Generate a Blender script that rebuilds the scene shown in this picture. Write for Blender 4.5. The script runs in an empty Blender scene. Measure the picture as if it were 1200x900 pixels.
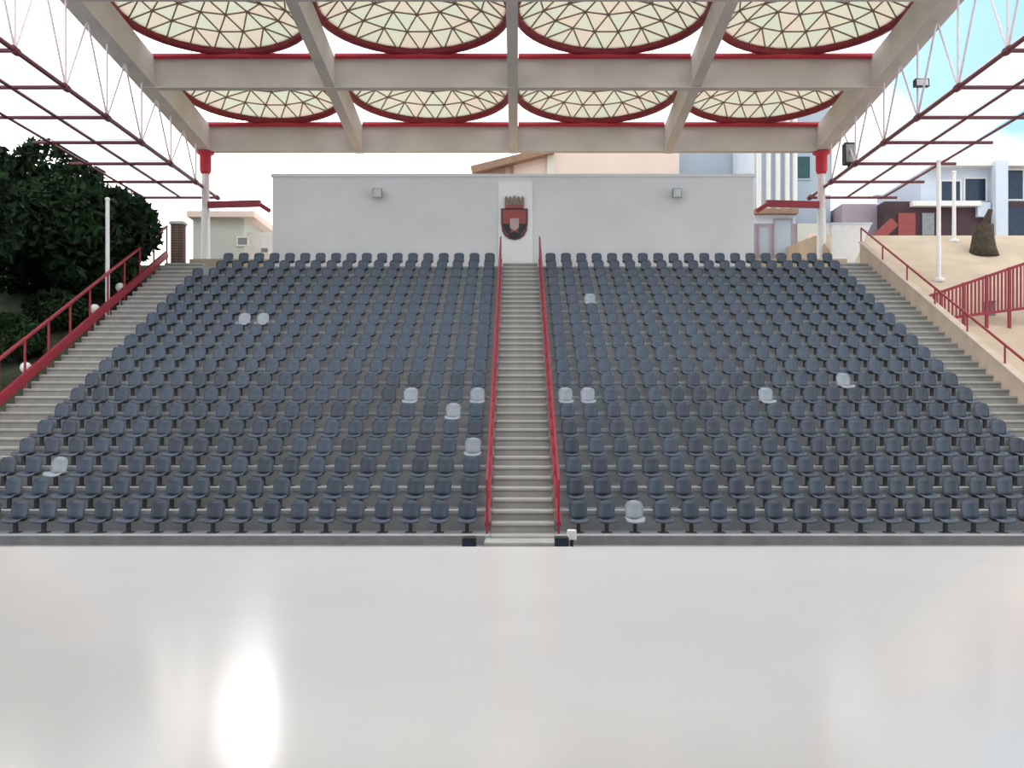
import bpy, math, random
from mathutils import Vector, Matrix
random.seed(7)
scene = bpy.context.scene
COL = scene.collection

# ------------------------------------------------------------------ camera
EYE = 1.6
cam_d = bpy.data.cameras.new('camera')
cam_d.sensor_width = 36.0
cam_d.lens = 36.0                     # 1200 px focal length on a 1200 px frame
cam_d.shift_x = -6 / 1200             # vanishing point a little right of centre
cam_d.shift_y = 37 / 1200             # horizon a little below centre
cam_d.clip_end = 500
cam = bpy.data.objects.new('camera', cam_d)
COL.objects.link(cam)
cam.location = (0, 0, EYE)
cam.rotation_euler = (math.pi / 2, 0, 0)
scene.camera = cam

# ------------------------------------------------------------------ sky and light
w = bpy.data.worlds.new('sky')
scene.world = w
w.use_nodes = True
nt = w.node_tree
bg = nt.nodes['Background']
def wn(t, **kw):
    n = nt.nodes.new(t)
    for k, v in kw.items(): setattr(n, k, v)
    return n
tcw = wn('ShaderNodeTexCoord')
mpw = wn('ShaderNodeMapping')
mpw.inputs['Location'].default_value = (0.35, 0.0, 0.2)
nzw = wn('ShaderNodeTexNoise')
nzw.inputs['Scale'].default_value = 3.4
nzw.inputs['Detail'].default_value = 5
nt.links.new(tcw.outputs['Generated'], mpw.inputs['Vector'])
nt.links.new(mpw.outputs[0], nzw.inputs['Vector'])
rmw = wn('ShaderNodeValToRGB')                          # broken bright cloud, blue in the gaps
rmw.color_ramp.elements[0].position = 0.42
rmw.color_ramp.elements[1].position = 0.53
nt.links.new(nzw.outputs['Fac'], rmw.inputs[0])
mixw = wn('ShaderNodeMix', data_type='RGBA')
nt.links.new(rmw.outputs[0], mixw.inputs[0])
mixw.inputs[6].default_value = (0.42, 0.80, 1.15, 1)
mixw.inputs[7].default_value = (2.38, 2.23, 2.11, 1)
# hazy sun glow low behind the back left of the stand
SUN = Vector((-math.sin(math.radians(14.5)) * math.cos(math.radians(16)), math.cos(math.radians(14.5)) * math.cos(math.radians(16)), math.sin(math.radians(16))))
dot = wn('ShaderNodeVectorMath', operation='DOT_PRODUCT')
dot.inputs[1].default_value = SUN
nt.links.new(tcw.outputs['Generated'], dot.inputs[0])
mx0 = wn('ShaderNodeMath', operation='MAXIMUM'); mx0.inputs[1].default_value = 0.0
nt.links.new(dot.outputs['Value'], mx0.inputs[0])
pw = wn('ShaderNodeMath', operation='POWER'); pw.inputs[1].default_value = 9000.0
nt.links.new(mx0.outputs[0], pw.inputs[0])
pw2 = wn('ShaderNodeMath', operation='POWER'); pw2.inputs[1].default_value = 8.0
nt.links.new(mx0.outputs[0], pw2.inputs[0])
ml2 = wn('ShaderNodeMath', operation='MULTIPLY'); ml2.inputs[1].default_value = 1.0
nt.links.new(pw2.outputs[0], ml2.inputs[0])
ml = wn('ShaderNodeMath', operation='MULTIPLY_ADD'); ml.inputs[1].default_value = 34.0
nt.links.new(pw.outputs[0], ml.inputs[0]); nt.links.new(ml2.outputs[0], ml.inputs[2])
adw = wn('ShaderNodeMix', data_type='RGBA', blend_type='ADD'); adw.inputs[0].default_value = 1.0
glw = wn('ShaderNodeMix', data_type='RGBA', blend_type='MULTIPLY'); glw.inputs[0].default_value = 1.0
glw.inputs[6].default_value = (1.0, 0.97, 0.95, 1)
nt.links.new(ml.outputs[0], glw.inputs[7])
nt.links.new(mixw.outputs[2], adw.inputs[6]); nt.links.new(glw.outputs[2], adw.inputs[7])
nt.links.new(adw.outputs[2], bg.inputs[0])
bg.inputs[1].default_value = 1.0

vs = scene.view_settings
vs.view_transform = 'Standard'
vs.look = 'None'
vs.gamma = 1
vs.use_curve_mapping = False
vs.exposure = 0.0

# ------------------------------------------------------------------ materials
def mat(name, rgb, rough=0.6, var=0.12, scale=6.0, metal=0.0, spec=0.5, bump=0.0, rnd=0.0, rgb2=None):
    m = bpy.data.materials.new(name)
    m.use_nodes = True
    t = m.node_tree
    b = t.nodes['Principled BSDF']
    b.inputs['Roughness'].default_value = rough
    b.inputs['Metallic'].default_value = metal
    b.inputs['Specular IOR Level'].default_value = spec
    tc = t.nodes.new('ShaderNodeTexCoord')
    n = t.nodes.new('ShaderNodeTexNoise')
    n.inputs['Scale'].default_value = scale
    n.inputs['Detail'].default_value = 4
    t.links.new(tc.outputs['Object'], n.inputs['Vector'])
    r = t.nodes.new('ShaderNodeValToRGB')
    a = rgb
    c2 = rgb2 if rgb2 else tuple(min(1, x * (1 + var)) for x in rgb)
    c1 = tuple(x * (1 - var) for x in a)
    r.color_ramp.elements[0].position = 0.3
    r.color_ramp.elements[1].position = 0.7
    r.color_ramp.elements[0].color = (*c1, 1)
    r.color_ramp.elements[1].color = (*c2, 1)
    t.links.new(n.outputs['Fac'], r.inputs[0])
    out = r.outputs[0]
    if rnd > 0:
        oi = t.nodes.new('ShaderNodeObjectInfo')
        mr = t.nodes.new('ShaderNodeMapRange')
        mr.inputs[3].default_value = 1 - rnd
        mr.inputs[4].default_value = 1 + rnd
        t.links.new(oi.outputs['Random'], mr.inputs[0])
        mx = t.nodes.new('ShaderNodeMix')
        mx.data_type = 'RGBA'
        mx.blend_type = 'MULTIPLY'
        mx.inputs[0].default_value = 1
        t.links.new(out, mx.inputs[6])
        t.links.new(mr.outputs[0], mx.inputs[7])
        out = mx.outputs[2]
    t.links.new(out, b.inputs['Base Color'])
    if bump > 0:
        bp = t.nodes.new('ShaderNodeBump')
        bp.inputs['Strength'].default_value = bump
        bp.inputs['Distance'].default_value = 0.02
        t.links.new(n.outputs['Fac'], bp.inputs['Height'])
        t.links.new(bp.outputs[0], b.inputs['Normal'])
    return m

def sheet_mat(name, rgb, rgb2, trans=0.85):
    """thin translucent sheet, tint varies from sheet to sheet"""
    m = bpy.data.materials.new(name)
    m.use_nodes = True
    t = m.node_tree
    t.nodes.remove(t.nodes['Principled BSDF'])
    o = t.nodes['Material Output']
    oi = t.nodes.new('ShaderNodeObjectInfo')
    mx = t.nodes.new('ShaderNodeMix')
    mx.data_type = 'RGBA'
    mx.inputs[6].default_value = (*rgb, 1)
    mx.inputs[7].default_value = (*rgb2, 1)
    t.links.new(oi.outputs['Random'], mx.inputs[0])
    tr = t.nodes.new('ShaderNodeBsdfTranslucent')
    df = t.nodes.new('ShaderNodeBsdfDiffuse')
    t.links.new(mx.outputs[2], tr.inputs[0])
    t.links.new(mx.outputs[2], df.inputs[0])
    ms = t.nodes.new('ShaderNodeMixShader')
    ms.inputs[0].default_value = trans
    t.links.new(df.outputs[0], ms.inputs[1])
    t.links.new(tr.outputs[0], ms.inputs[2])
    t.links.new(ms.outputs[0], o.inputs['Surface'])
    return m

M = {
    'stage': mat('stage_paint', (0.82, 0.81, 0.79), rough=0.16, var=0.03, scale=0.5),
    'stage_side': mat('stage_side', (0.4, 0.4, 0.39), rough=0.8),
    'concrete': mat('concrete', (0.36, 0.36, 0.35), rough=0.85, var=0.18, scale=2.5, bump=0.2),
    'riser': mat('tier_concrete', (0.36, 0.37, 0.38), rough=0.85, var=0.15, scale=2.0, bump=0.2),
    'step': mat('stair_concrete', (0.30, 0.295, 0.275), rough=0.85, var=0.15, scale=3.0, rnd=0.08),
    'nosing': mat('stair_nosing', (0.38, 0.375, 0.35), rough=0.8, var=0.12, scale=3.0, rnd=0.08),
    'asphalt': mat('forecourt', (0.20, 0.20, 0.205), rough=0.9, var=0.15, scale=3.0),
    'seat': mat('seat_plastic', (0.044, 0.062, 0.090), rough=0.45, var=0.15, scale=5.0, rnd=0.22),
    'seat_pale': mat('seat_plastic_faded', (0.30, 0.335, 0.37), rough=0.6, var=0.1, scale=5.0),
    'bracket': mat('seat_bracket', (0.05, 0.055, 0.06), rough=0.5, metal=0.3),
    'red': mat('red_paint', (0.27, 0.016, 0.032), rough=0.45, var=0.15, scale=4.0),
    'redbright': mat('red_paint_bright', (0.50, 0.025, 0.05), rough=0.45, var=0.1, scale=4.0),
    'maroonpaint': mat('maroon_paint', (0.14, 0.035, 0.05), rough=0.5),
    'strut': mat('lattice_paint', (0.32, 0.22, 0.19), rough=0.5),
    'glare_pale': mat('glare_paled_red', (0.72, 0.62, 0.64), rough=0.5),  # red steel with the sky glare put into its colour as a pale tint
    'beam': mat('beam_plaster', (0.57, 0.53, 0.49), rough=0.8, var=0.08, scale=0.8),
    'wall': mat('back_wall_paint', (0.66, 0.66, 0.67), rough=0.75, var=0.05, scale=0.6),
    'pilaster': mat('pilaster_paint', (0.80, 0.79, 0.79), rough=0.7, var=0.04, scale=1.0),
    'white': mat('white_paint', (0.80, 0.80, 0.78), rough=0.5, var=0.05),
    'black': mat('black_metal', (0.015, 0.015, 0.017), rough=0.5, var=0.1),
    'greymetal': mat('grey_metal', (0.25, 0.26, 0.26), rough=0.4, metal=0.4),
    'lens': mat('lens_glass', (0.55, 0.58, 0.6), rough=0.1),
    'garden': mat('garden_soil', (0.05, 0.065, 0.035), rough=0.95, var=0.4, scale=1.5, bump=0.3),
    'sand': mat('sandy_ground', (0.52, 0.42, 0.31), rough=0.95, var=0.12, scale=0.8, bump=0.2),
    'parapet': mat('parapet_render', (0.56, 0.46, 0.37), rough=0.85, var=0.1, scale=1.5),
    'bark': mat('bark', (0.06, 0.045, 0.03), rough=0.95, var=0.3, scale=6, bump=0.5),
    'leafdark': mat('leaf_dark', (0.010, 0.024, 0.012), rough=0.85, var=0.5, scale=0.9, spec=0.2, rgb2=(0.026, 0.06, 0.022)),
    'leafmid': mat('leaf_mid', (0.05, 0.10, 0.045), rough=0.6, var=0.5, scale=1.2, rgb2=(0.12, 0.17, 0.07)),
    'pinkwall': mat('pink_render', (0.80, 0.66, 0.58), rough=0.85, var=0.05, scale=0.5),
    'creamwall': mat('cream_render', (0.72, 0.70, 0.62), rough=0.85, var=0.05, scale=0.5),
    'bluegrey': mat('bluegrey_render', (0.42, 0.49, 0.56), rough=0.85, var=0.06, scale=0.5),
    'palewall': mat('pale_blue_render', (0.62, 0.70, 0.80), rough=0.8, var=0.06, scale=0.6),
    'greenwall': mat('pale_green_render', (0.60, 0.63, 0.58), rough=0.85, var=0.06, scale=0.6),
    'mauve': mat('mauve_render', (0.36, 0.31, 0.36), rough=0.85, var=0.12, scale=0.7),
    'maroon': mat('maroon_render', (0.065, 0.035, 0.045), rough=0.8, var=0.3, scale=0.8),
    'navy': mat('dark_glass', (0.012, 0.03, 0.06), rough=0.15, var=0.2),
    'greenglass': mat('green_glass', (0.03, 0.09, 0.085), rough=0.2, var=0.2),
    'brown': mat('brown_roof', (0.30, 0.19, 0.13), rough=0.8, var=0.15, scale=3),
    'brick': mat('brick_pier', (0.18, 0.10, 0.075), rough=0.9, var=0.2, scale=5),
    'c_red': mat('crest_red', (0.30, 0.06, 0.05), rough=0.5),
    'c_maroon': mat('crest_maroon', (0.10, 0.03, 0.035), rough=0.5),
    'c_black': mat('crest_black', (0.012, 0.01, 0.016), rough=0.5),
    'c_pale': mat('crest_pale', (0.45, 0.34, 0.33), rough=0.6),
    'c_gold': mat('crest_bronze', (0.20, 0.15, 0.11), rough=0.5, metal=0.3),
    'dome': sheet_mat('dome_sheet', (0.74, 0.68, 0.60), (0.69, 0.71, 0.62), 0.9),
    'canopy_sheet': sheet_mat('canopy_sheet', (0.99, 0.97, 0.98), (0.96, 0.985, 0.985), 0.93),
}

# ------------------------------------------------------------------ mesh helpers
class MB:
    def __init__(self):
        self.v = []; self.f = []; self.s = []
    def add(self, vs_, fs_, smooth=False):
        o = len(self.v)
        self.v += [tuple(p) for p in vs_]
        for f in fs_:
            self.f.append(tuple(i + o for i in f)); self.s.append(smooth)
        return self
    def box(self, x0, x1, y0, y1, z0, z1):
        vs_ = [(x, y, z) for z in (z0, z1) for y in (y0, y1) for x in (x0, x1)]
        return self.add(vs_, [(0, 2, 3, 1), (4, 5, 7, 6), (0, 1, 5, 4), (2, 6, 7, 3), (0, 4, 6, 2), (1, 3, 7, 5)])
    def bbox(self, x0, x1, y0, y1, z0, z1, c=0.02):
        """box with chamfered vertical and top edges"""
        def ring(i, z):
            return [(x0 + i + c, y0 + i, z), (x1 - i - c, y0 + i, z), (x1 - i, y0 + i + c, z), (x1 - i, y1 - i - c, z),
                    (x1 - i - c, y1 - i, z), (x0 + i + c, y1 - i, z), (x0 + i, y1 - i - c, z), (x0 + i, y0 + i + c, z)]
        vs_ = ring(0, z0) + ring(0, z1 - c) + ring(c, z1)
        fs_ = [tuple(range(7, -1, -1)), tuple(range(16, 24))]
        for k in (0, 8):
            fs_ += [(k + i, k + (i + 1) % 8, k + 8 + (i + 1) % 8, k + 8 + i) for i in range(8)]
        return self.add(vs_, fs_)
    def tube(self, p0, p1, r, n=8, r1=None, cap=True):
        p0 = Vector(p0); p1 = Vector(p1); d = p1 - p0
        if d.length < 1e-6: return self
        r1 = r if r1 is None else r1
        q = d.to_track_quat('Z', 'Y')
        vs_ = []
        for p, rr in ((p0, r), (p1, r1)):
            for i in range(n):
                a = 2 * math.pi * i / n
                vs_.append(p + q @ Vector((rr * math.cos(a), rr * math.sin(a), 0)))
        fs_ = [(i, (i + 1) % n, n + (i + 1) % n, n + i) for i in range(n)]
        self.add(vs_, fs_, True)
        if cap:
            self.add(vs_, [tuple(range(n - 1, -1, -1)), tuple(range(n, 2 * n))])
        return self
    def bar(self, p0, p1, wx, wz):
        """rectangular bar between two points; wx sideways, wz upright"""
        p0 = Vector(p0); p1 = Vector(p1); d = (p1 - p0).normalized()
        s = d.cross(Vector((0, 0, 1)))
        if s.length < 1e-4: s = Vector((1, 0, 0))
        s.normalize(); u = s.cross(d).normalized()
        vs_ = []
        for p in (p0, p1):
            for a, b in ((-1, -1), (1, -1), (1, 1), (-1, 1)):
                vs_.append(p + s * a * wx / 2 + u * b * wz / 2)
        return self.add(vs_, [(3, 2, 1, 0), (4, 5, 6, 7), (0, 1, 5, 4), (1, 2, 6, 5), (2, 3, 7, 6), (3, 0, 4, 7)])
    def prism(self, pts, y0, y1):
        """polygon in x,z extruded along y (pts counter-clockwise seen from -y)"""
        n = len(pts)
        vs_ = [(x, y0, z) for x, z in pts] + [(x, y1, z) for x, z in pts]
        return self.add(vs_, [tuple(range(n)), tuple(range(2 * n - 1, n - 1, -1))] +
                        [(i, n + i, n + (i + 1) % n, (i + 1) % n) for i in range(n)])
    def prism_x(self, pts, x0, x1):
        """polygon in y,z extruded along x"""
        n = len(pts)
        vs_ = [(x0, y, z) for y, z in pts] + [(x1, y, z) for y, z in pts]
        return self.add(vs_, [tuple(range(n - 1, -1, -1)), tuple(range(n, 2 * n))] +
                        [(i, (i + 1) % n, n + (i + 1) % n, n + i) for i in range(n)])
    def lathe(self, prof, n=16, c=(0, 0, 0)):
        vs_ = []
        for r, z in prof:
            for i in range(n):
                a = 2 * math.pi * i / n
                vs_.append((c[0] + r * math.cos(a), c[1] + r * math.sin(a), c[2] + z))
        fs_ = []
        for k in range(len(prof) - 1):
            for i in range(n):
                j = (i + 1) % n
                fs_.append((k * n + i, k * n + j, (k + 1) * n + j, (k + 1) * n + i))
        self.add(vs_, fs_, True)
        return self
    def mesh(self, name, m):
        me = bpy.data.meshes.new(name)
        me.from_pydata(self.v, [], self.f)
        me.polygons.foreach_set('use_smooth', self.s)
        me.materials.append(M[m])
        me.update()
        return me
    def build(self, name, m, parent=None, loc=(0, 0, 0)):
        return link(name, self.mesh(name, m), parent, loc)

def link(name, me, parent=None, loc=(0, 0, 0)):
    o = bpy.data.objects.new(name, me)
    COL.objects.link(o)
    o.location = loc
    if parent: o.parent = parent
    return o

def tag(o, label, cat, group=None, kind=None):
    o['label'] = label; o['category'] = cat
    if group: o['group'] = group
    if kind: o['kind'] = kind
    return o

def thing(name, label, cat, loc=(0, 0, 0), group=None, kind=None):
    o = link(name, None, None, loc)
    o.empty_display_size = 0.2
    return tag(o, label, cat, group, kind)

# ------------------------------------------------------------------ grandstand figures
NROW, NL, NR = 20, 19, 19
PITCH, TREAD, RISE = 0.55, 0.867, 0.395
Y0, Z0 = 19.45, -0.68                 # front edge and level of the first tier
XC = 0.11                             # middle of the central stairs
XL1, XR0 = XC - 0.81, XC + 0.81       # inner ends of the seat rows
XL0, XR1 = XL1 - NL * PITCH - 0.03, XR0 + NR * PITCH + 0.03
SLX, SRX = XL0 - 1.35, XR1 + 1.08     # outer edges of the side stairs
FLOOR = -0.85
SL = RISE / TREAD
def tier_z(y): return Z0 + (y - Y0) * SL
YTOP = Y0 + NROW * TREAD

# ------------------------------------------------------------------ setting
s = thing('stage_floor', 'broad white painted stage floor filling the foreground', 'stage', kind='structure')
MB().box(-30, 30, -10, 12.5, -0.12, 0).build('stage_deck', 'stage', s)
MB().box(-30, 30, 12.30, 12.42, FLOOR, -0.12).build('stage_front', 'stage_side', s)

st = thing('stage_shade_house', 'unseen roofed stage house added to shade the white stage floor', 'stage house', kind='structure')  # out of view; added and sized to keep sky light off the stage
MB().box(-17, 15, -10.0, 7.0, 9.0, 9.5).build('stage_shade_roof', 'beam', st)
MB().box(-17, 15, -10.0, -9.7, 0.0, 9.0).build('shade_rear_wall', 'wall', st)
for x in (-16.9, 14.6):
    MB().box(x, x + 0.3, -9.7, 3.0, 0.0, 9.0).build('shade_wing_wall', 'wall', st)
s = MB().box(-40, 40, 12.45, Y0 + 1.0, FLOOR - 0.4, FLOOR).build('forecourt_floor', 'asphalt')
tag(s, 'grey paved strip between the stage edge and the first seat row', 'ground', kind='structure')

g = thing('grandstand', 'stepped concrete seating tiers rising from the forecourt to the back wall', 'grandstand', kind='structure')
for side, (xa, xb) in enumerate(((XL0, XC - 0.62), (XC + 0.62, XR1))):
    m = MB(); m.box(xa, xb, 0, TREAD + 0.02, -1.0, 0)
    m.box(xa, xb, -0.02, 0.10, -0.07, 0.004)
    me = m.mesh('tier', 'riser')
    for i in range(NROW):
        link('tier', me, g, (0, Y0 + i * TREAD, Z0 + i * RISE))
for xa, xb in ((XL0, XC - 0.72), (XC + 0.72, XR1)):
    MB().box(xa, xb, Y0 - 0.05, Y0 - 0.02, FLOOR, Z0 - 0.002).build('plinth_face', 'asphalt', g)
MB().box(SLX, SRX, YTOP, 39.2, 4.0, Z0 + 19 * RISE).build('top_walkway', 'concrete', g)

def staircase(name, label, x0, x1):
    t = thing(name, label, 'stairs')
    me = MB().box(x0, x1, 0.03, TREAD / 2 + 0.05, -0.55, -0.05).mesh('step', 'step')
    mn = MB().bbox(x0, x1, 0.0, TREAD / 2 + 0.03, -0.055, 0, 0.012).mesh('tread', 'nosing')
    for k in range(2 * NROW):
        st = link('step', me, t, (0, Y0 + k * TREAD / 2, Z0 + k * RISE / 2))
        link('tread', mn, st)
    return t
t = staircase('central_stairs', 'pale concrete stairs climbing between the two seat blocks', XC - 0.618, XC + 0.618)
MB().bbox(XC - 0.72, XC + 0.72, Y0 - 0.62, Y0, FLOOR, Z0 - 0.05, 0.015).build('bottom_landing', 'nosing', t)
staircase('side_stairs', 'concrete stairs along the red fence by the dark tree', SLX, XL0)
staircase('side_stairs', 'concrete stairs along the beige parapet beside the sandy slope', XR1, SRX)

def slope_ground(name, label, mt, x0, x1, dz):
    yt = 43.4 if x0 > 0 else 39.0
    pr = [(12.45, FLOOR - 0.05), (Y0 - 0.6, FLOOR - 0.05), (Y0, Z0 - 0.15 + dz), (yt, tier_z(yt) + dz), (yt + 5, tier_z(yt) + dz + 0.3), (75, tier_z(yt) + dz + 0.5)]
    pts = pr + [(75, -3.0), (12.45, -3.0)]
    o = MB().prism_x(pts, x0, x1).build(name, mt)
    return tag(o, label, 'ground', kind='structure')
slope_ground('garden_ground', 'dark planted bank sloping up under the tree', 'garden', -40, SLX - 0.02, -0.9)
slope_ground('sandy_slope', 'sandy beige slope rising beyond the parapet', 'sand', SRX + 0.16, 40, -1.0)
o = MB().box(SLX - 0.02, SRX + 0.16, 39.2, 75, 3.0, 7.6).build('rear_yard', 'sand')
tag(o, 'sandy yard behind the white back wall', 'ground', kind='structure')

# back wall
WY = 38.4
w_ = thing('wall_back', 'long white screen wall standing behind the top seat row', 'wall', kind='structure')
m = MB(); m.box(-9.17, 8.88, WY, WY + 0.25, 6.0, 10.55); m.build('wall_panel', 'wall', w_)
MB().box(-9.22, 8.93, WY - 0.04, WY + 0.29, 10.55, 10.66).build('coping', 'wall', w_)
MB().bbox(-0.70, 0.58, WY - 0.10, WY + 0.05, 6.0, 10.36, 0.02).build('pilaster', 'pilaster', w_)

# ------------------------------------------------------------------ crest
cx, cz, cy = -0.10, 8.98, WY - 0.10
cr = thing('wall_crest', 'dark red shield crest with a crown on the white pilaster', 'crest', (cx, cy, cz))
def shield(wd, h, top, n=8):
    pts = [(-wd, top), ]
    pts += [(-wd, top - h * 0.45)]
    for i in range(1, n):
        a = math.pi * i / n
        pts.append((-wd * math.cos(a), top - h * 0.45 - h * 0.55 * math.sin(a) ** 0.8))
    pts += [(wd, top - h * 0.45), (wd, top)]
    return pts
MB().prism(shield(0.50, 1.18, 0.36), -0.05, 0.0).build('shield', 'c_maroon', cr)
MB().prism(shield(0.43, 1.04, 0.29), -0.065, -0.05).build('shield_field', 'c_red', cr)
MB().prism([(-0.43, -0.22), (-0.15, -0.22), (-0.15, -0.62), (-0.30, -0.55), (-0.41, -0.36)], -0.085, -0.06).build('dark_quarter', 'c_black', cr)
MB().prism([(0.15, -0.22), (0.43, -0.22), (0.41, -0.36), (0.30, -0.55), (0.15, -0.62)], -0.085, -0.06).build('dark_quarter', 'c_black', cr)
MB().prism([(-0.16, -0.02), (-0.17, -0.36), (0.0, -0.50), (0.17, -0.36), (0.16, -0.02)], -0.105, -0.06).build('inner_shield', 'c_pale', cr)
MB().prism([(-0.26, -0.62), (0.0, -0.50), (0.26, -0.62), (0.12, -0.74), (-0.12, -0.74)], -0.09, -0.055).build('lower_point', 'c_black', cr)
MB().prism([(-0.34, 0.36), (0.34, 0.36), (0.36, 0.48), (-0.36, 0.48)], -0.11, 0.0).build('crown_band', 'c_red', cr)
m = MB()
for k in range(5):
    x = -0.28 + 0.14 * k
    m.prism([(x - 0.08, 0.48), (x + 0.08, 0.48), (x + 0.05 + 0.1 * x, 0.74), (x + 0.1 * x, 0.82 + 0.04 * (k == 2)), (x - 0.05 + 0.1 * x, 0.74)], -0.10, -0.01)
m.build('crown_points', 'c_gold', cr)

# ------------------------------------------------------------------ wall floodlights
for x, lab in ((-5.2, 'small grey floodlight on the back wall above the left seat block'),
               (5.95, 'small grey floodlight on the back wall above the right seat block')):
    f = thing('floodlight', lab, 'floodlight', (x, WY, 9.85), group='floodlights on the back wall')
    MB().tube((0, -0.005, 0.08), (0, -0.22, 0.05), 0.03).build('arm', 'greymetal', f)
    MB().prism_x([(-0.38, -0.16), (-0.20, -0.13), (-0.18, 0.17), (-0.34, 0.20)], -0.17, 0.17).build('housing', 'greymetal', f)
    MB().prism_x([(-0.392, -0.13), (-0.38, -0.13), (-0.345, 0.17), (-0.357, 0.17)], -0.14, 0.14).build('lens', 'lens', f)

# ------------------------------------------------------------------ roof
RCX, RW, RB = -0.15, 12.8, 0.0875     # middle, half width, fall towards the back
BAY = 6.4
YB = [29.4, 35.8, 42.2]
def roof_z(y): return EYE + 14.6 - RB * y    # underside of the beams
BD, BT = 1.03, 0.36
roof = thing('canopy_roof', 'grid of deep pale beams spanning over the seating', 'roof')
for y in YB:
    MB().box(RCX - RW - 0.2, RCX + RW + 0.2, y, y + BT, roof_z(y), roof_z(y) + BD).build('cross_beam', 'beam', roof)
for k in range(5):
    x = RCX - RW + k * BAY
    hw = 0.18
    ya, yb = 22.5, YB[-1] + BT + 0.02
    pts = [(ya, roof_z(ya) + 0.02), (yb, roof_z(yb) + 0.02), (yb, roof_z(yb) + BD + 0.02), (ya, roof_z(ya) + BD + 0.02)]
    if k in (0, 4): hw = 0.30
    MB().prism_x(pts, x - hw, x + hw).build('long_beam', 'beam', roof)
for y in YB:                                   # red pipe along the top of each cross beam, one length per bay
    for k in range(4):
        xa = RCX - RW + k * BAY
        MB().tube((xa + 0.2, y - 0.10, roof_z(y) + BD + 0.04), (xa + BAY - 0.2, y - 0.10, roof_z(y) + BD + 0.04), 0.10, 8).build('edge_pipe', 'redbright', roof)

# domes: 96 thin panels on a triangulated lattice inside a red ring
DR, DH, NK = 3.09, 0.75, 4
def dome_pt(k, j):
    if k == 0: return Vector((0, 0, DH))
    r = DR * k / NK
    a = 2 * math.pi * j / (6 * k)
    return Vector((r * math.cos(a), r * math.sin(a), DH * (1 - (k / NK) ** 2)))
tris, edges = [], set()
for sct in range(6):
    for k in range(1, NK + 1):
        for j in range(k):
            n0, n1 = 6 * k, 6 * (k - 1)
            a = (k, (sct * k + j) % n0); b = (k, (sct * k + j + 1) % n0)
            c = (k - 1, (sct * (k - 1) + j) % n1) if k > 1 else (0, 0)
            tris.append((a, b, c))
            if j < k - 1:
                d = (k - 1, (sct * (k - 1) + j + 1) % n1)
                tris.append((b, d, c))
for tr in tris:
    for i in range(3):
        e = tuple(sorted((tr[i], tr[(i + 1) % 3]))); edges.add(e)
panel_meshes = []
for tr in tris:
    p = [dome_pt(*q) for q in tr]
    c = (p[0] + p[1] + p[2]) / 3
    p = [c + (q - c) * 0.975 for q in p]
    n = (p[1] - p[0]).cross(p[2] - p[0]).normalized()
    if n.z < 0: n = -n
    lo = [q + n * 0.03 for q in p]; hi = [q + n * 0.05 for q in p]
    m = MB(); m.add([*lo, *hi], [(0, 1, 2), (3, 5, 4), (0, 3, 4, 1), (1, 4, 5, 2), (2, 5, 3, 0)])
    panel_meshes.append(m.mesh('panel', 'dome'))
m = MB()
for a, b in sorted(edges):
    m.tube(dome_pt(*a), dome_pt(*b), 0.027, 5, cap=False)
for k in range(1, NK):
    for j in range(6 * k):
        p = dome_pt(k, j); m.lathe([(0.0, -0.07), (0.06, -0.03), (0.06, 0.02), (0.0, 0.04)], 6, p)
lattice_me = m.mesh('lattice', 'strut')
m = MB()
NS = 48
prof = [(-0.09, -0.13), (0.09, -0.13), (0.09, 0.13), (-0.09, 0.13)]
vs_, fs_ = [], []
for i in range(NS):
    a = 2 * math.pi * i / NS
    for dr, dz in prof:
        vs_.append(((DR + dr) * math.cos(a), (DR + dr) * math.sin(a), dz))
for i in range(NS):
    j = (i + 1) % NS
    for q in range(4):
        fs_.append((i * 4 + q, j * 4 + q, j * 4 + (q + 1) % 4, i * 4 + (q + 1) % 4))
m.add(vs_, fs_, True)
ring_me = m.mesh('ring', 'red')
ordn = ['leftmost', 'second from left', 'third from left', 'rightmost']
for r in range(2):
    for k in range(4):
        x = RCX - RW + (k + 0.5) * BAY
        y = YB[r] + BAY / 2 + 0.05
        z = roof_z(y) + BD + 0.20
        lab = 'translucent round skylight dome with dark red ring, %s of the %s row' % (ordn[k], ('nearer', 'farther')[r])
        d = thing('skylight_dome', lab, 'skylight', (x, y, z), group='round skylights in the canopy roof')
        d.rotation_euler = (-math.atan(RB), 0, 0)
        link('ring', ring_me, d); link('lattice', lattice_me, d)
        for pm in panel_meshes: link('panel', pm, d)

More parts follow.
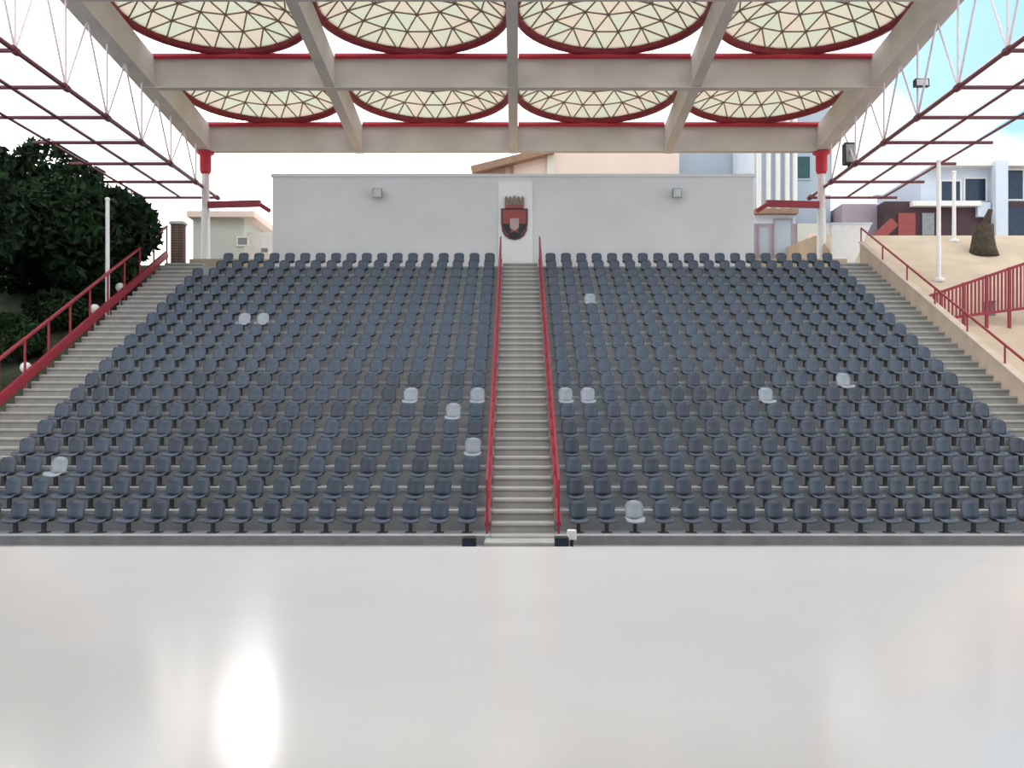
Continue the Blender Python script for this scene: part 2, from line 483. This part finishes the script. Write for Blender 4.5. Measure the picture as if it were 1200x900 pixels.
# side canopies with red chords and purlins, and the open truss above them
ZC = 11.05
SY = 2.98
KY = [20.55 + SY * i for i in range(9)]       # 20.55 .. 44.4
for sgn, side in ((-1, 'left'), (1, 'right')):
    where = 'above the dark tree' if sgn < 0 else 'above the sandy slope'
    xs = [RCX * 1 + sgn * 12.85 + sgn * d for d in (0, 1.58, 3.16)]
    cp = thing('side_canopy', 'flat translucent side canopy on red purlins ' + where, 'canopy', group='side canopies')
    for i, x in enumerate(xs):
        MB().tube((x, KY[0], ZC), (x, KY[-1], ZC), 0.065 if i == 0 else 0.05, 8).build('chord', 'maroonpaint', cp)
    for y in KY:
        MB().tube((xs[0] - sgn * 0.1, y, ZC), (xs[-1] + sgn * 0.6, y, ZC), 0.06, 8).build('purlin', 'maroonpaint', cp)
        MB().tube((xs[0], y - 0.13, ZC), (xs[0], y + 0.13, ZC), 0.11, 8).build('node', 'maroonpaint', cp)
    for j in range(2):
        xa, xb = sorted((xs[j], xs[j + 1]))
        for i in range(8):
            MB().box(xa + 0.03, xb - 0.03, KY[i] + 0.03, KY[i + 1] - 0.03, ZC + 0.11, ZC + 0.13).build('sheet', 'canopy_sheet', cp)
    tr = thing('edge_truss', 'glare-paled zigzag truss between the roof edge and the side canopy ' + where, 'truss', group='edge trusses')
    x = xs[0]
    for i in range(8):
        zt = roof_z(KY[i]) + 0.05
        if KY[i] >= 22.5:
            MB().tube((x, KY[i], ZC), (x, KY[i], zt), 0.035, 6).build('upright', 'glare_pale', tr)
        if i < 7 and KY[i] + SY / 2 >= 22.5:
            ym = KY[i] + SY / 2
            MB().tube((x, KY[i], ZC), (x, ym, roof_z(ym) + 0.05), 0.035, 6).build('diagonal', 'glare_pale', tr)
            MB().tube((x, KY[i + 1], ZC), (x, ym, roof_z(ym) + 0.05), 0.035, 6).build('diagonal', 'glare_pale', tr)
    # column at the back corner
    c = thing('roof_column', 'white column with red head carrying the back %s roof corner' % side, 'column', (x - sgn * 0.1, 42.4, 7.6 if sgn > 0 else 7.6), group='back roof columns')
    top = roof_z(42.4) - 7.6
    MB().lathe([(0.0, -0.2), (0.34, -0.2), (0.34, 0.12), (0.19, 0.16), (0.17, 2.55), (0.0, 2.55)], 14).build('shaft', 'white', c)
    MB().tube((0, 0, 2.55), (0, 0, top - 0.9), 0.16, 12).build('upper_shaft', 'glare_pale', c)  # pale tint stands in for glare over the red shaft
    MB().lathe([(0.0, top - 0.9), (0.17, top - 0.9), (0.24, top - 0.75), (0.24, top - 0.12), (0.36, top - 0.05), (0.36, top + 0.02), (0.0, top + 0.02)], 14).build('head', 'redbright', c)
    m = MB(); m.bar((0, 0, 2.72), (-sgn * 2.35, -0.3, 2.72), 0.2, 0.26); m.build('bracket_beam', 'red', c)
    m = MB(); m.tube((-sgn * 2.35, -0.3, 2.66), (-sgn * 2.75, -0.35, 2.40), 0.09); m.build('bracket_tip', 'red', c)

# loudspeaker standing on the right canopy chord, floodlight on the right truss
cxr = RCX + 12.85
t = thing('loudspeaker', 'black loudspeaker standing on the chord of the right side canopy', 'loudspeaker', (cxr, 39.2, ZC + 0.06))
MB().prism_x([(-0.18, 0.10), (0.20, 0.10), (0.20, 0.88), (-0.13, 0.92)], -0.2, 0.2).build('cabinet', 'black', t)
MB().prism_x([(-0.195, 0.16), (-0.18, 0.16), (-0.14, 0.84), (-0.155, 0.84)], -0.16, 0.16).build('grille', 'greymetal', t)
MB().box(-0.025, 0.025, -0.10, 0.10, 0.0, 0.10).build('foot', 'black', t)
t = thing('floodlight', 'dark floodlight clamped to the glare-paled truss at the right roof edge', 'floodlight', (cxr, 32.48, 12.05))
MB().tube((0.0, -0.04, 0.0), (0.0, -0.2, -0.02), 0.03).build('arm', 'greymetal', t)
MB().prism_x([(-0.42, -0.14), (-0.20, -0.12), (-0.18, 0.10), (-0.38, 0.12)], -0.22, 0.22).build('housing', 'black', t)
MB().prism_x([(-0.432, -0.11), (-0.42, -0.11), (-0.385, 0.09), (-0.397, 0.09)], -0.18, 0.18).build('lens', 'lens', t)

# ------------------------------------------------------------------ seats
def shell(width, depth, nu, nv, fn, th):
    """closed curved shell; fn(u,v)->(point, normal)"""
    top, bot = [], []
    for j in range(nv + 1):
        for i in range(nu + 1):
            p, n = fn(i / nu * 2 - 1, j / nv)
            top.append(p); bot.append(p - n * th)
    N = len(top)
    fs_ = []
    idx = lambda i, j: j * (nu + 1) + i
    for j in range(nv):
        for i in range(nu):
            fs_.append((idx(i, j), idx(i + 1, j), idx(i + 1, j + 1), idx(i, j + 1)))
            fs_.append((N + idx(i, j + 1), N + idx(i + 1, j + 1), N + idx(i + 1, j), N + idx(i, j)))
    border = [idx(i, 0) for i in range(nu)] + [idx(nu, j) for j in range(nv)] + [idx(i, nv) for i in range(nu, 0, -1)] + [idx(0, j) for j in range(nv, 0, -1)]
    for a, b in zip(border, border[1:] + border[:1]):
        fs_.append((b, a, N + a, N + b))
    return top + bot, fs_
def back_fn(u, v):
    hw = 0.165 + 0.025 * v - 0.055 * max(0, (v - 0.72) / 0.28) ** 2
    z = 0.24 + 0.37 * v - 0.025 * u * u * v
    y = 0.17 + 0.10 * v - 0.055 * u * u
    n = Vector((u * 0.5, -1, 0.25)).normalized()
    return Vector((hw * u, y, z)), n
def pan_fn(u, v):
    hw = 0.20 - 0.03 * max(0, 0.3 - v) / 0.3 - 0.015 * v
    y = -0.25 + 0.43 * v
    z = 0.27 - 0.05 * max(0, 0.22 - v) / 0.22 - 0.035 * v * (1 - u * u) + 0.03 * u * u
    return Vector((hw * u, y, z)), Vector((0, 0, 1))
bv, bf = shell(0, 0, 5, 5, back_fn, 0.025)
pv, pf = shell(0, 0, 5, 5, pan_fn, 0.025)
brk = MB()
brk.box(-0.035, 0.035, -0.05, 0.03, 0.0, 0.24)
brk.box(-0.10, 0.10, -0.11, 0.09, 0.0, 0.015)
brk.box(-0.13, 0.13, -0.12, 0.14, 0.215, 0.235)
back_me = {k: MB().add(bv, bf, True).mesh('backrest', k) for k in ('seat', 'seat_pale')}
pan_me = {k: MB().add(pv, pf, True).mesh('seat_pan', k) for k in ('seat', 'seat_pale')}
brk_me = brk.mesh('pedestal', 'bracket')

ORD = ['first', 'second', 'third', 'fourth', 'fifth', 'sixth', 'seventh', 'eighth', 'ninth', 'tenth', 'eleventh', 'twelfth',
       'thirteenth', 'fourteenth', 'fifteenth', 'sixteenth', 'seventeenth', 'eighteenth', 'nineteenth', 'twentieth']
def seat_pos(row, side, k):
    """k counts from the central stairs outwards"""
    x = XL1 - (k + 0.5) * PITCH if side == 'left' else XR0 + (k + 0.5) * PITCH
    return (x, Y0 + row * TREAD + 0.52, Z0 + row * RISE)
# pale faded seats that stand out in the photograph: (row, side, seat number from the stairs)
PALE = set()
def pale_at(px, py):
    best = None
    for row in range(NROW):
        for side, n in (('left', NL), ('right', NR)):
            for k in range(n):
                x, y, z = seat_pos(row, side, k)
                qx = 606 + 1200 * x / y; qy = 487 - 1200 * (z + 0.38 - EYE) / y
                d = (qx - px) ** 2 + (qy - py) ** 2
                if best is None or d < best[0]: best = (d, (row, side, k))
    PALE.add(best[1])
for px, py in ((307, 373), (287, 373), (80, 548), (487, 463), (537, 482), (558, 525), (563, 466), (656, 466), (682, 466), (685, 350), (893, 464), (980, 449), (735, 605)):
    pale_at(px, py)
def add_seat(row, side, k, pale):
    kind = 'seat_pale' if pale else 'seat'
    col = 'pale faded grey' if pale else 'dark slate'
    other = 'left' if side == 'left' else 'right'
    lab = '%s seat, %s row from stage, %s %s of central stairs' % (col, ORD[row], ORD[k], other)
    t = thing('stadium_seat', lab, 'seat', seat_pos(row, side, k),
              group='faded pale seats' if pale else 'dark seats in the front rows')
    t.rotation_euler = (0, 0, random.uniform(-0.02, 0.02))
    link('seat_pan', pan_me[kind], t); link('backrest', back_me[kind], t); link('pedestal', brk_me, t)
far_shell, far_brk = MB(), MB()
for row in range(NROW):
    for side, n in (('left', NL), ('right', NR)):
        for k in range(n):
            p = (row, side, k) in PALE
            if side == 'left' and k == NL - 1 and row >= NROW - 2: continue
            if p or row < 8:
                add_seat(row, side, k, p)
            else:
                o = Vector(seat_pos(row, side, k))
                far_shell.add([v + o for v in bv], bf, True); far_shell.add([v + o for v in pv], pf, True)
                far_brk.add([Vector(v) + o for v in brk.v], brk.f)
t = thing('seat_rows', 'remaining dark slate seats filling the upper rows up to the wall', 'seats', kind='stuff')
a = far_shell.build('seat_shells', 'seat', t); a['kind'] = 'stuff'
a = far_brk.build('pedestals', 'bracket', t); a['kind'] = 'stuff'

# ------------------------------------------------------------------ red handrails and fences
def handrail(name, label, x, y0, y1, h, step, r=0.032, mid=True, base=None, mt='redbright', pr=0.028, group=None, top_extra=0.0):
    t = thing(name, label, 'railing', (x, y0, tier_z(y0)), group=group)
    n = round((y1 - y0) / step)
    e = Vector((0, y1 - y0, (y1 - y0) * SL))
    MB().tube((0, 0, h), Vector((0, 0, h)) + e, r, 8).build('top_rail', mt, t)
    if mid: MB().tube((0, 0, h * 0.52), Vector((0, 0, h * 0.52)) + e, r * 0.8, 6).build('middle_rail', mt, t)
    if base: MB().bar((0, 0, base / 2), Vector((0, 0, base / 2)) + e, 0.09, base).build('bottom_rail', mt, t)
    me = MB().tube((0, 0, -0.25), (0, 0, h), pr, 8).mesh('post', mt)
    for i in range(n + 1):
        f = i / n
        link('post', me, t, (0, e.y * f, e.z * f))
    return t
for sg, nm in ((-1, 'left'), (1, 'right')):
    handrail('handrail', 'red metal handrail on the %s side of the central stairs' % nm, XC + sg * 0.69, Y0 + 0.3, YTOP - 0.3, 0.88, TREAD, group='central stair handrails', mt='red', base=0.10, r=0.028, pr=0.024)
handrail('garden_fence', 'dark red pipe fence between side stairs and the dark tree', SLX - 0.12, Y0 + 0.2, YTOP + 0.2, 1.12, TREAD * 1.5, r=0.05, mid=False, base=0.24, mt='red', pr=0.035)
# right parapet with rail
t = thing('parapet', 'low beige parapet edging the side stairs by the sandy slope', 'parapet')
pts = [(Y0 + 0.2, tier_z(Y0 + 0.2) - 0.6), (YTOP + 0.5, tier_z(YTOP + 0.5) - 0.6), (YTOP + 0.5, tier_z(YTOP + 0.5) + 0.42), (Y0 + 0.2, tier_z(Y0 + 0.2) + 0.42)]
MB().prism_x(pts, SRX, SRX + 0.16).build('parapet_wall', 'parapet', t)
pts = [(Y0 + 0.15, tier_z(Y0 + 0.15) + 0.42), (YTOP + 0.55, tier_z(YTOP + 0.55) + 0.42), (YTOP + 0.55, tier_z(YTOP + 0.55) + 0.48), (Y0 + 0.15, tier_z(Y0 + 0.15) + 0.48)]
MB().prism_x(pts, SRX - 0.03, SRX + 0.19).build('parapet_coping', 'parapet', t)
handrail('parapet_rail', 'thin red rail running along the beige parapet', SRX + 0.08, Y0 + 0.3, YTOP + 0.6, 0.95, TREAD * 2.5, mid=False, mt='red', r=0.035)
# red barred fence crossing the sandy slope
fx0, fx1, fy = SRX + 0.45, 21.0, 33.0
t = thing('slope_fence', 'red barred fence crossing the sandy slope towards the dark house', 'fence', (fx0, fy, tier_z(fy) - 1.0))
L = fx1 - fx0
lo = lambda x: 0.12 + 0.13 * x
hi = lambda x: 0.84 + 0.34 * x
MB().bar((0, 0, lo(0)), (L, 0, lo(L)), 0.07, 0.09).build('bottom_rail', 'red', t)
MB().bar((0, 0, hi(0)), (L, 0, hi(L)), 0.07, 0.09).build('top_rail', 'red', t)
n = 66
for i in range(n + 1):
    x = L * i / n
    big = i % 6 == 0
    m = MB()
    if big: m.box(x - 0.045, x + 0.045, -0.045, 0.045, -0.3, hi(x) + 0.05)
    else: m.box(x - 0.026, x + 0.026, -0.022, 0.022, lo(x), hi(x))
    m.build('post' if big else 'bar', 'red', t)

# ------------------------------------------------------------------ small things by the stairs and in the garden
for x, lab in ((XC - 0.98, 'small black floor light at the left foot of central stairs'),
               (XC + 0.70, 'small black floor light at the right foot of central stairs')):
    t = thing('floor_light', lab, 'light', (x, Y0 - 0.82, FLOOR), group='floor lights at the stair foot')
    MB().bbox(-0.13, 0.13, -0.10, 0.12, 0.0, 0.25, 0.02).build('housing', 'black', t)
    MB().prism_x([(-0.115, 0.05), (-0.10, 0.05), (-0.10, 0.19), (-0.115, 0.19)], -0.09, 0.09).build('lens', 'navy', t)
t = thing('white_box', 'small white box on a stand behind the right black floor light', 'box', (XC + 0.90, Y0 - 0.50, FLOOR))
MB().box(-0.03, 0.03, -0.03, 0.03, 0, 0.16).build('stand', 'black', t)
MB().bbox(-0.085, 0.085, -0.07, 0.07, 0.16, 0.34, 0.015).build('body', 'white', t)

for y, lab in ((27.0, 'white globe lamp behind the red fence, nearest the stage'), (31.4, 'white globe lamp behind the red fence, in the middle'),
               (33.4, 'white globe lamp behind the red fence, beside the thin white pole')):
    t = thing('globe_lamp', lab, 'lamp', (SLX - 0.42, y, tier_z(y) - 0.9), group='globe lamps along the garden fence')
    MB().tube((0, 0, 0), (0, 0, 0.88), 0.035).build('stem', 'greymetal', t)
    MB().lathe([(0.0, 0.84), (0.07, 0.86), (0.13, 0.93), (0.15, 1.0), (0.13, 1.08), (0.07, 1.14), (0.0, 1.155)], 14).build('globe', 'white', t)

def pole(name, label, x, y, z0, z1, r, mt='white', group=None):
    t = thing(name, label, 'pole', (x, y, z0), group=group)
    MB().lathe([(0.0, -0.1), (r * 2.4, -0.1), (r * 2.4, 0.05), (r * 1.1, 0.08), (0.0, 0.08)], 10).build('base', mt, t)
    MB().tube((0, 0, 0.05), (0, 0, z1 - z0), r, 10, r * 0.85).build('shaft', mt, t)
    MB().lathe([(r * 0.85, 0), (r * 1.2, 0.02), (r * 0.9, 0.09), (0.0, 0.11)], 10, (0, 0, z1 - z0)).build('cap', mt, t)
pole('white_pole', 'thin white pole rising from the fence in front of the tree', SLX - 0.35, 32.2, tier_z(32.2) - 0.9, 8.36, 0.075, 'white')

# ------------------------------------------------------------------ trees and shrubs
def foliage(mb, c, rad, n, size, rng):
    for _ in range(n):
        while True:
            v = Vector((rng.uniform(-1, 1), rng.uniform(-1, 1), rng.uniform(-1, 1)))
            if 0.25 < v.length < 1: break
        v = v.normalized() * (v.length ** 0.5)
        p = Vector(c) + Vector((v.x * rad[0], v.y * rad[1], v.z * rad[2]))
        q = Vector((rng.gauss(0, 1), rng.gauss(0, 1), rng.gauss(0, 1) + 0.6)).normalized()
        a = q.orthogonal().normalized(); b = q.cross(a)
        th = rng.uniform(0, 6.28); a, b = a * math.cos(th) + b * math.sin(th), b * math.cos(th) - a * math.sin(th)
        s_ = size * rng.uniform(0.6, 1.3)
        mb.add([p - a * s_, p + b * s_ * 0.42 + q * s_ * 0.1, p + a * s_, p - b * s_ * 0.42 + q * s_ * 0.1], [(0, 1, 2, 3)])
def tree(label, base, h, blobs, n, size, mt='leafdark', seed=1, trunk=0.2):
    rng = random.Random(seed)
    t = thing('leafy_tree', label, 'tree', base, group='trees on the garden bank')
    top = Vector((0, 0, h * 0.62))
    m = MB(); m.tube((0, 0, -0.4), (0.08, 0.05, h * 0.3), trunk, 10, trunk * 0.8); m.tube((0.08, 0.05, h * 0.3), top, trunk * 0.8, 10, trunk * 0.4)
    m.build('trunk', 'bark', t)
    f = MB()
    for c, rad in blobs:
        MB().tube((0.08, 0.05, h * 0.32), Vector(c) * 0.9, trunk * 0.35, 6, 0.03).build('branch', 'bark', t)
        foliage(f, c, rad, n, size, rng)
    o = f.build('foliage', mt, t); o['kind'] = 'stuff'
    return t
def blobs(seed, r, zc, n, hz):
    rng = random.Random(seed); out = [((0, 0, zc), (r * 0.75, r * 0.75, hz * 0.8))]
    for i in range(n):
        a = 2 * math.pi * i / n + rng.uniform(-0.3, 0.3)
        out.append(((math.cos(a) * r * 0.6, math.sin(a) * r * 0.6, zc + rng.uniform(-0.6, 0.6) * hz), (r * 0.5, r * 0.5, hz * 0.55)))
    return out
gz = lambda y: tier_z(min(y, 39.0)) - 0.9
tree('big dark evergreen tree beside the thin white pole', (-15.5, 35.0, gz(35.0)), 5.0, blobs(3, 3.0, 2.35, 8, 2.4), 1500, 0.20, seed=11)
tree('dark evergreen tree at the left picture edge, nearest the stage', (-17.6, 29.2, gz(29.2)), 6.0, blobs(5, 3.1, 3.6, 8, 3.0), 1500, 0.20, seed=12)
tree('dark evergreen tree behind the others, touching the side canopy', (-20.2, 40.5, gz(40.5)), 5.0, blobs(8, 3.6, 2.6, 8, 2.2), 1200, 0.22, seed=13)
def shrub(label, x, y, r, h, n, mt, seed):
    rng = random.Random(seed)
    t = thing('garden_shrub', label, 'shrub', (x, y, gz(y)), group='shrubs on the garden bank')
    m = MB()
    for i in range(5):
        a = 6.28 * i / 5; m.tube((0, 0, -0.1), (math.cos(a) * r * 0.5, math.sin(a) * r * 0.5, h * 0.7), 0.025, 5, 0.01)
    m.build('stems', 'bark', t)
    f = MB(); foliage(f, (0, 0, h * 0.5), (r, r, h * 0.55), n, 0.13, rng)
    o = f.build('foliage', mt, t); o['kind'] = 'stuff'
shrub('light grey-green shrub behind the fence at the left picture edge', -15.0, 27.4, 0.9, 1.5, 900, 'leafmid', 21)
shrub('dark shrub behind the fence between globe lamps', -14.9, 30.0, 1.1, 1.3, 1100, 'leafdark', 22)
shrub('dark shrub under the big tree beside the white pole', -14.6, 32.4, 1.0, 1.2, 1000, 'leafdark', 23)
shrub('dark shrub near the top end of the red fence', -14.4, 36.6, 0.9, 1.1, 900, 'leafdark', 24)

# ------------------------------------------------------------------ buildings behind
def house_window(parent, x0, x1, z0, z1, y, glass='navy', frame='white'):
    f = MB()
    t_ = 0.07
    f.box(x0 - t_, x1 + t_, y - 0.06, y + 0.02, z1, z1 + t_); f.box(x0 - t_, x1 + t_, y - 0.06, y + 0.02, z0 - t_, z0)
    f.box(x0 - t_, x0, y - 0.06, y + 0.02, z0, z1); f.box(x1, x1 + t_, y - 0.06, y + 0.02, z0, z1)
    w = f.build('window', frame, parent)
    MB().box(x0, x1, y - 0.03, y + 0.01, z0, z1).build('pane', glass, w)

# pink house with brown gable over the middle of the wall
YH = 52.0
X = lambda px, y=YH: (px - 606) * y / 1200
Z = lambda py, y=YH: EYE + (487 - py) * y / 1200
h = thing('pink_house', 'pale pink house with a brown gable verge behind the white wall', 'building', (0, YH, 7.58))
zb = 7.58
hw = [(X(560), 0.0), (X(796), 0.0), (X(796), 8.0), (X(690), 9.0), (X(650), Z(176) - zb), (X(560), Z(198) - zb)]
MB().prism(hw, 0.0, 9.0).build('wall', 'pinkwall', h)
m = MB(); m.bar((X(553), -0.3, Z(202) - zb), (X(648), -0.3, Z(178) - zb), 0.7, 0.34); m.build('verge_board', 'brown', h)
MB().box(X(556), X(592), -0.25, 0.0, Z(204) - zb, Z(198) - zb).build('eaves_beam', 'brown', h)
MB().box(X(598), X(602), -0.2, 0.0, 4.0, Z(190) - zb).build('verge_post', 'brown', h)
MB().box(X(641), X(650), -0.2, 0.0, 4.0, 8.4).build('corner_trim', 'creamwall', h)
h = thing('grey_house', 'blue-grey building between the pink house and the pale block', 'building', (0, YH + 1, 7.58))
MB().box(X(796) + 0.05, X(884), 0.0, 6.0, 0.0, 9.0).build('wall', 'bluegrey', h)
MB().box(X(796), X(886), -0.15, 0.0, 5.5, 5.75).build('ledge', 'palewall', h)

# pale block right of the back wall
YP = 48.0
Xp = lambda px: X(px, YP); Zp = lambda py: Z(py, YP)
h = thing('pale_block', 'pale blue columned building right of the white back wall', 'building', (0, YP, 7.6))
zb = 7.6
MB().box(Xp(884), Xp(976), 0, 4.8, 0, Zp(262) - zb).build('lower_wall', 'mauve', h)
MB().box(Xp(884), Xp(932), 0, 4.8, Zp(262) - zb, 9.0).build('upper_wall', 'palewall', h)
for px in (888, 899, 910, 921, 930):
    MB().tube((Xp(px), -0.22, Zp(250) - zb), (Xp(px), -0.22, 8.8), 0.12, 10).build('column', 'white', h)
MB().box(Xp(883), Xp(933), -0.4, 0, Zp(252) - zb, Zp(246) - zb).build('ledge', 'brown', h)
MB().box(Xp(932), Xp(978), 0.6, 4.8, Zp(262) - zb, 9.0).build('set_back_wall', 'bluegrey', h)
house_window(h, Xp(936), Xp(953), Zp(206) - zb, Zp(180) - zb, 0.6, 'greenglass', 'bluegrey')
house_window(h, Xp(890), Xp(901), Zp(298) - zb, Zp(266) - zb, 0.0, 'bluegrey', 'mauve')
house_window(h, Xp(908), Xp(927), Zp(298) - zb, Zp(258) - zb, 0.0, 'bluegrey', 'mauve')
MB().box(Xp(934), Xp(972), -0.06, 0.0, Zp(300) - zb, Zp(262) - zb).build('door_panel', 'greenwall', h)
MB().box(Xp(946), Xp(960), -0.09, -0.05, Zp(297) - zb, Zp(274) - zb).build('poster', 'pinkwall', h)

# dark veranda house over the sandy slope
YD = 46.5
Xd = lambda px: X(px, YD); Zd = lambda py: Z(py, YD)
h = thing('veranda_house', 'dark maroon house with pale upper storey above the sandy slope', 'building', (0, YD, 8.6))
zb = 8.6
MB().box(Xd(1036), Xd(1290), 0.0, 6, -0.4, Zd(236) - zb).build('lower_wall', 'maroon', h)
MB().box(Xd(1082), Xd(1290), 0.3, 6, Zd(236) - zb, Zd(196) - zb).build('upper_wall', 'palewall', h)
MB().box(Xd(1066), Xd(1146), -0.35, 0.0, Zd(243) - zb, Zd(237) - zb).build('white_beam', 'white', h)
MB().box(Xd(1078), Xd(1292), -0.3, 6.2, Zd(196) - zb, Zd(188) - zb).build('roof_slab', 'white', h)
MB().box(Xd(994), Xd(1036), 0.9, 5, -1.0 - zb, Zd(234) - zb).build('side_roof', 'mauve', h)
house_window(h, Xd(1106), Xd(1128), Zd(234) - zb, Zd(211) - zb, 0.3)
house_window(h, Xd(1134), Xd(1158), Zd(234) - zb, Zd(208) - zb, 0.3)
house_window(h, Xd(1180), Xd(1202), Zd(232) - zb, Zd(198) - zb, 0.3)
MB().box(Xd(1178), Xd(1290), -0.05, 0.0, Zd(280) - zb, Zd(243) - zb).build('dark_door', 'navy', h)
MB().box(Xd(1160), Xd(1174), -0.6, -0.1, -0.4, Zd(192) - zb).build('pillar', 'palewall', h)
MB().box(Xd(1143), Xd(1158), -0.25, 0.0, Zd(255) - zb, Zd(238) - zb).build('sign_box', 'palewall', h)
MB().box(Xd(1052), Xd(1072), -0.08, 0.0, Zd(282) - zb, Zd(250) - zb).build('shutter', 'c_red', h)
MB().box(Xd(1080), Xd(1094), -0.08, 0.0, Zd(276) - zb, Zd(250) - zb).build('window_panel', 'greymetal', h)
m = MB(); m.bar((Xd(1004), -0.4, Zd(300) - zb), (Xd(1044), -0.4, Zd(262) - zb), 0.2, 0.45); m.build('stair_string', 'c_red', h)
tr_ = thing('tree_stump', 'dark brown trunk standing before the pale blue pillar', 'trunk', (X(1152, 41), 41.0, tier_z(41) - 1.0))
MB().lathe([(0.0, -0.2), (0.62, -0.2), (0.5, 0.15), (0.42, 0.6), (0.40, 1.1), (0.0, 1.15)], 12).build('trunk', 'bark', tr_)
MB().tube((0, 0, 1.0), (0.3, 0, 1.7), 0.16, 8, 0.1).build('branch_stub', 'bark', tr_)
yq = 37.6
pole('white_pole', 'tall thin white pole standing on the sandy slope behind red fence', X(1100, yq), yq, tier_z(yq) - 1.0, Z(190, yq), 0.085, group='white poles on the slope')
yq = 42.6
pole('white_pole', 'shorter white pole on the slope just before the dark house', X(1118, yq), yq, tier_z(yq) - 1.0, Z(203, yq), 0.085, group='white poles on the slope')
t = thing('drain_box', 'small grey-green box on the sandy slope below the red fence', 'box', (X(1160, 34.2), 34.2, tier_z(34.2) - 1.0))
MB().bbox(-0.16, 0.16, -0.12, 0.12, -0.1, 0.36, 0.03).build('body', 'greymetal', t)
MB().bbox(-0.19, 0.19, -0.15, 0.15, 0.36, 0.41, 0.02).build('lid', 'greenwall', t)

yq = 39.6
t = thing('gate_wall', 'white wedge wall at the top of the stairs by the sandy slope', 'wall', (0, yq, 6.8))
MB().prism([(X(975, yq), 0), (X(992, yq), 0), (X(1021, yq), Z(263, yq) - 6.8), (X(975, yq), Z(263, yq) - 6.8)], 0, 0.25).build('wall_panel', 'white', t)
MB().box(X(974, yq), X(1022, yq), -0.04, 0.29, Z(263, yq) - 6.8, Z(261, yq) - 6.8).build('coping', 'palewall', t)

# pale low house left of the back wall, and a brick pier
YG = 47.0
Xg = lambda px: X(px, YG); Zg = lambda py: Z(py, YG)
h = thing('low_house', 'pale green low house left of the white back wall', 'building', (0, YG, 7.6))
zb = 7.6
MB().box(Xg(226), Xg(286), 0, 5, 0, Zg(256) - zb).build('wall', 'greenwall', h)
MB().box(Xg(286), Xg(330), 0.5, 5, 0, Zg(270) - zb).build('white_wing', 'white', h)
MB().box(Xg(222), Xg(300), -0.4, 5.2, Zg(256) - zb, Zg(249) - zb).build('roof_slab', 'pinkwall', h)
house_window(h, Xg(279), Xg(290), Zg(287) - zb, Zg(279) - zb, 0.0, 'greymetal')
house_window(h, Xg(303), Xg(311), Zg(294) - zb, Zg(289) - zb, 0.5, 'greymetal')
yq = 38.6
t = thing('brick_pier', 'dark reddish brick pier at the top end of the red fence', 'pier', (X(209, yq), yq, tier_z(yq) - 0.9))
bm_ = MB().bbox(-0.115, 0.115, -0.055, 0.055, 0, 0.085, 0.008).mesh('brick', 'brick')
for c in range(17):
    for i in range(2):
        for j in range(3):
            b = link('brick', bm_, t, ((i - 0.5) * 0.245, (j - 1) * 0.125, c * 0.098))
MB().box(-0.225, 0.225, -0.17, 0.17, 0, 17 * 0.098 - 0.02).build('mortar_core', 'concrete', t)
MB().bbox(-0.29, 0.29, -0.24, 0.24, 17 * 0.098 - 0.02, 17 * 0.098 + 0.09, 0.03).build('cap', 'creamwall', t)
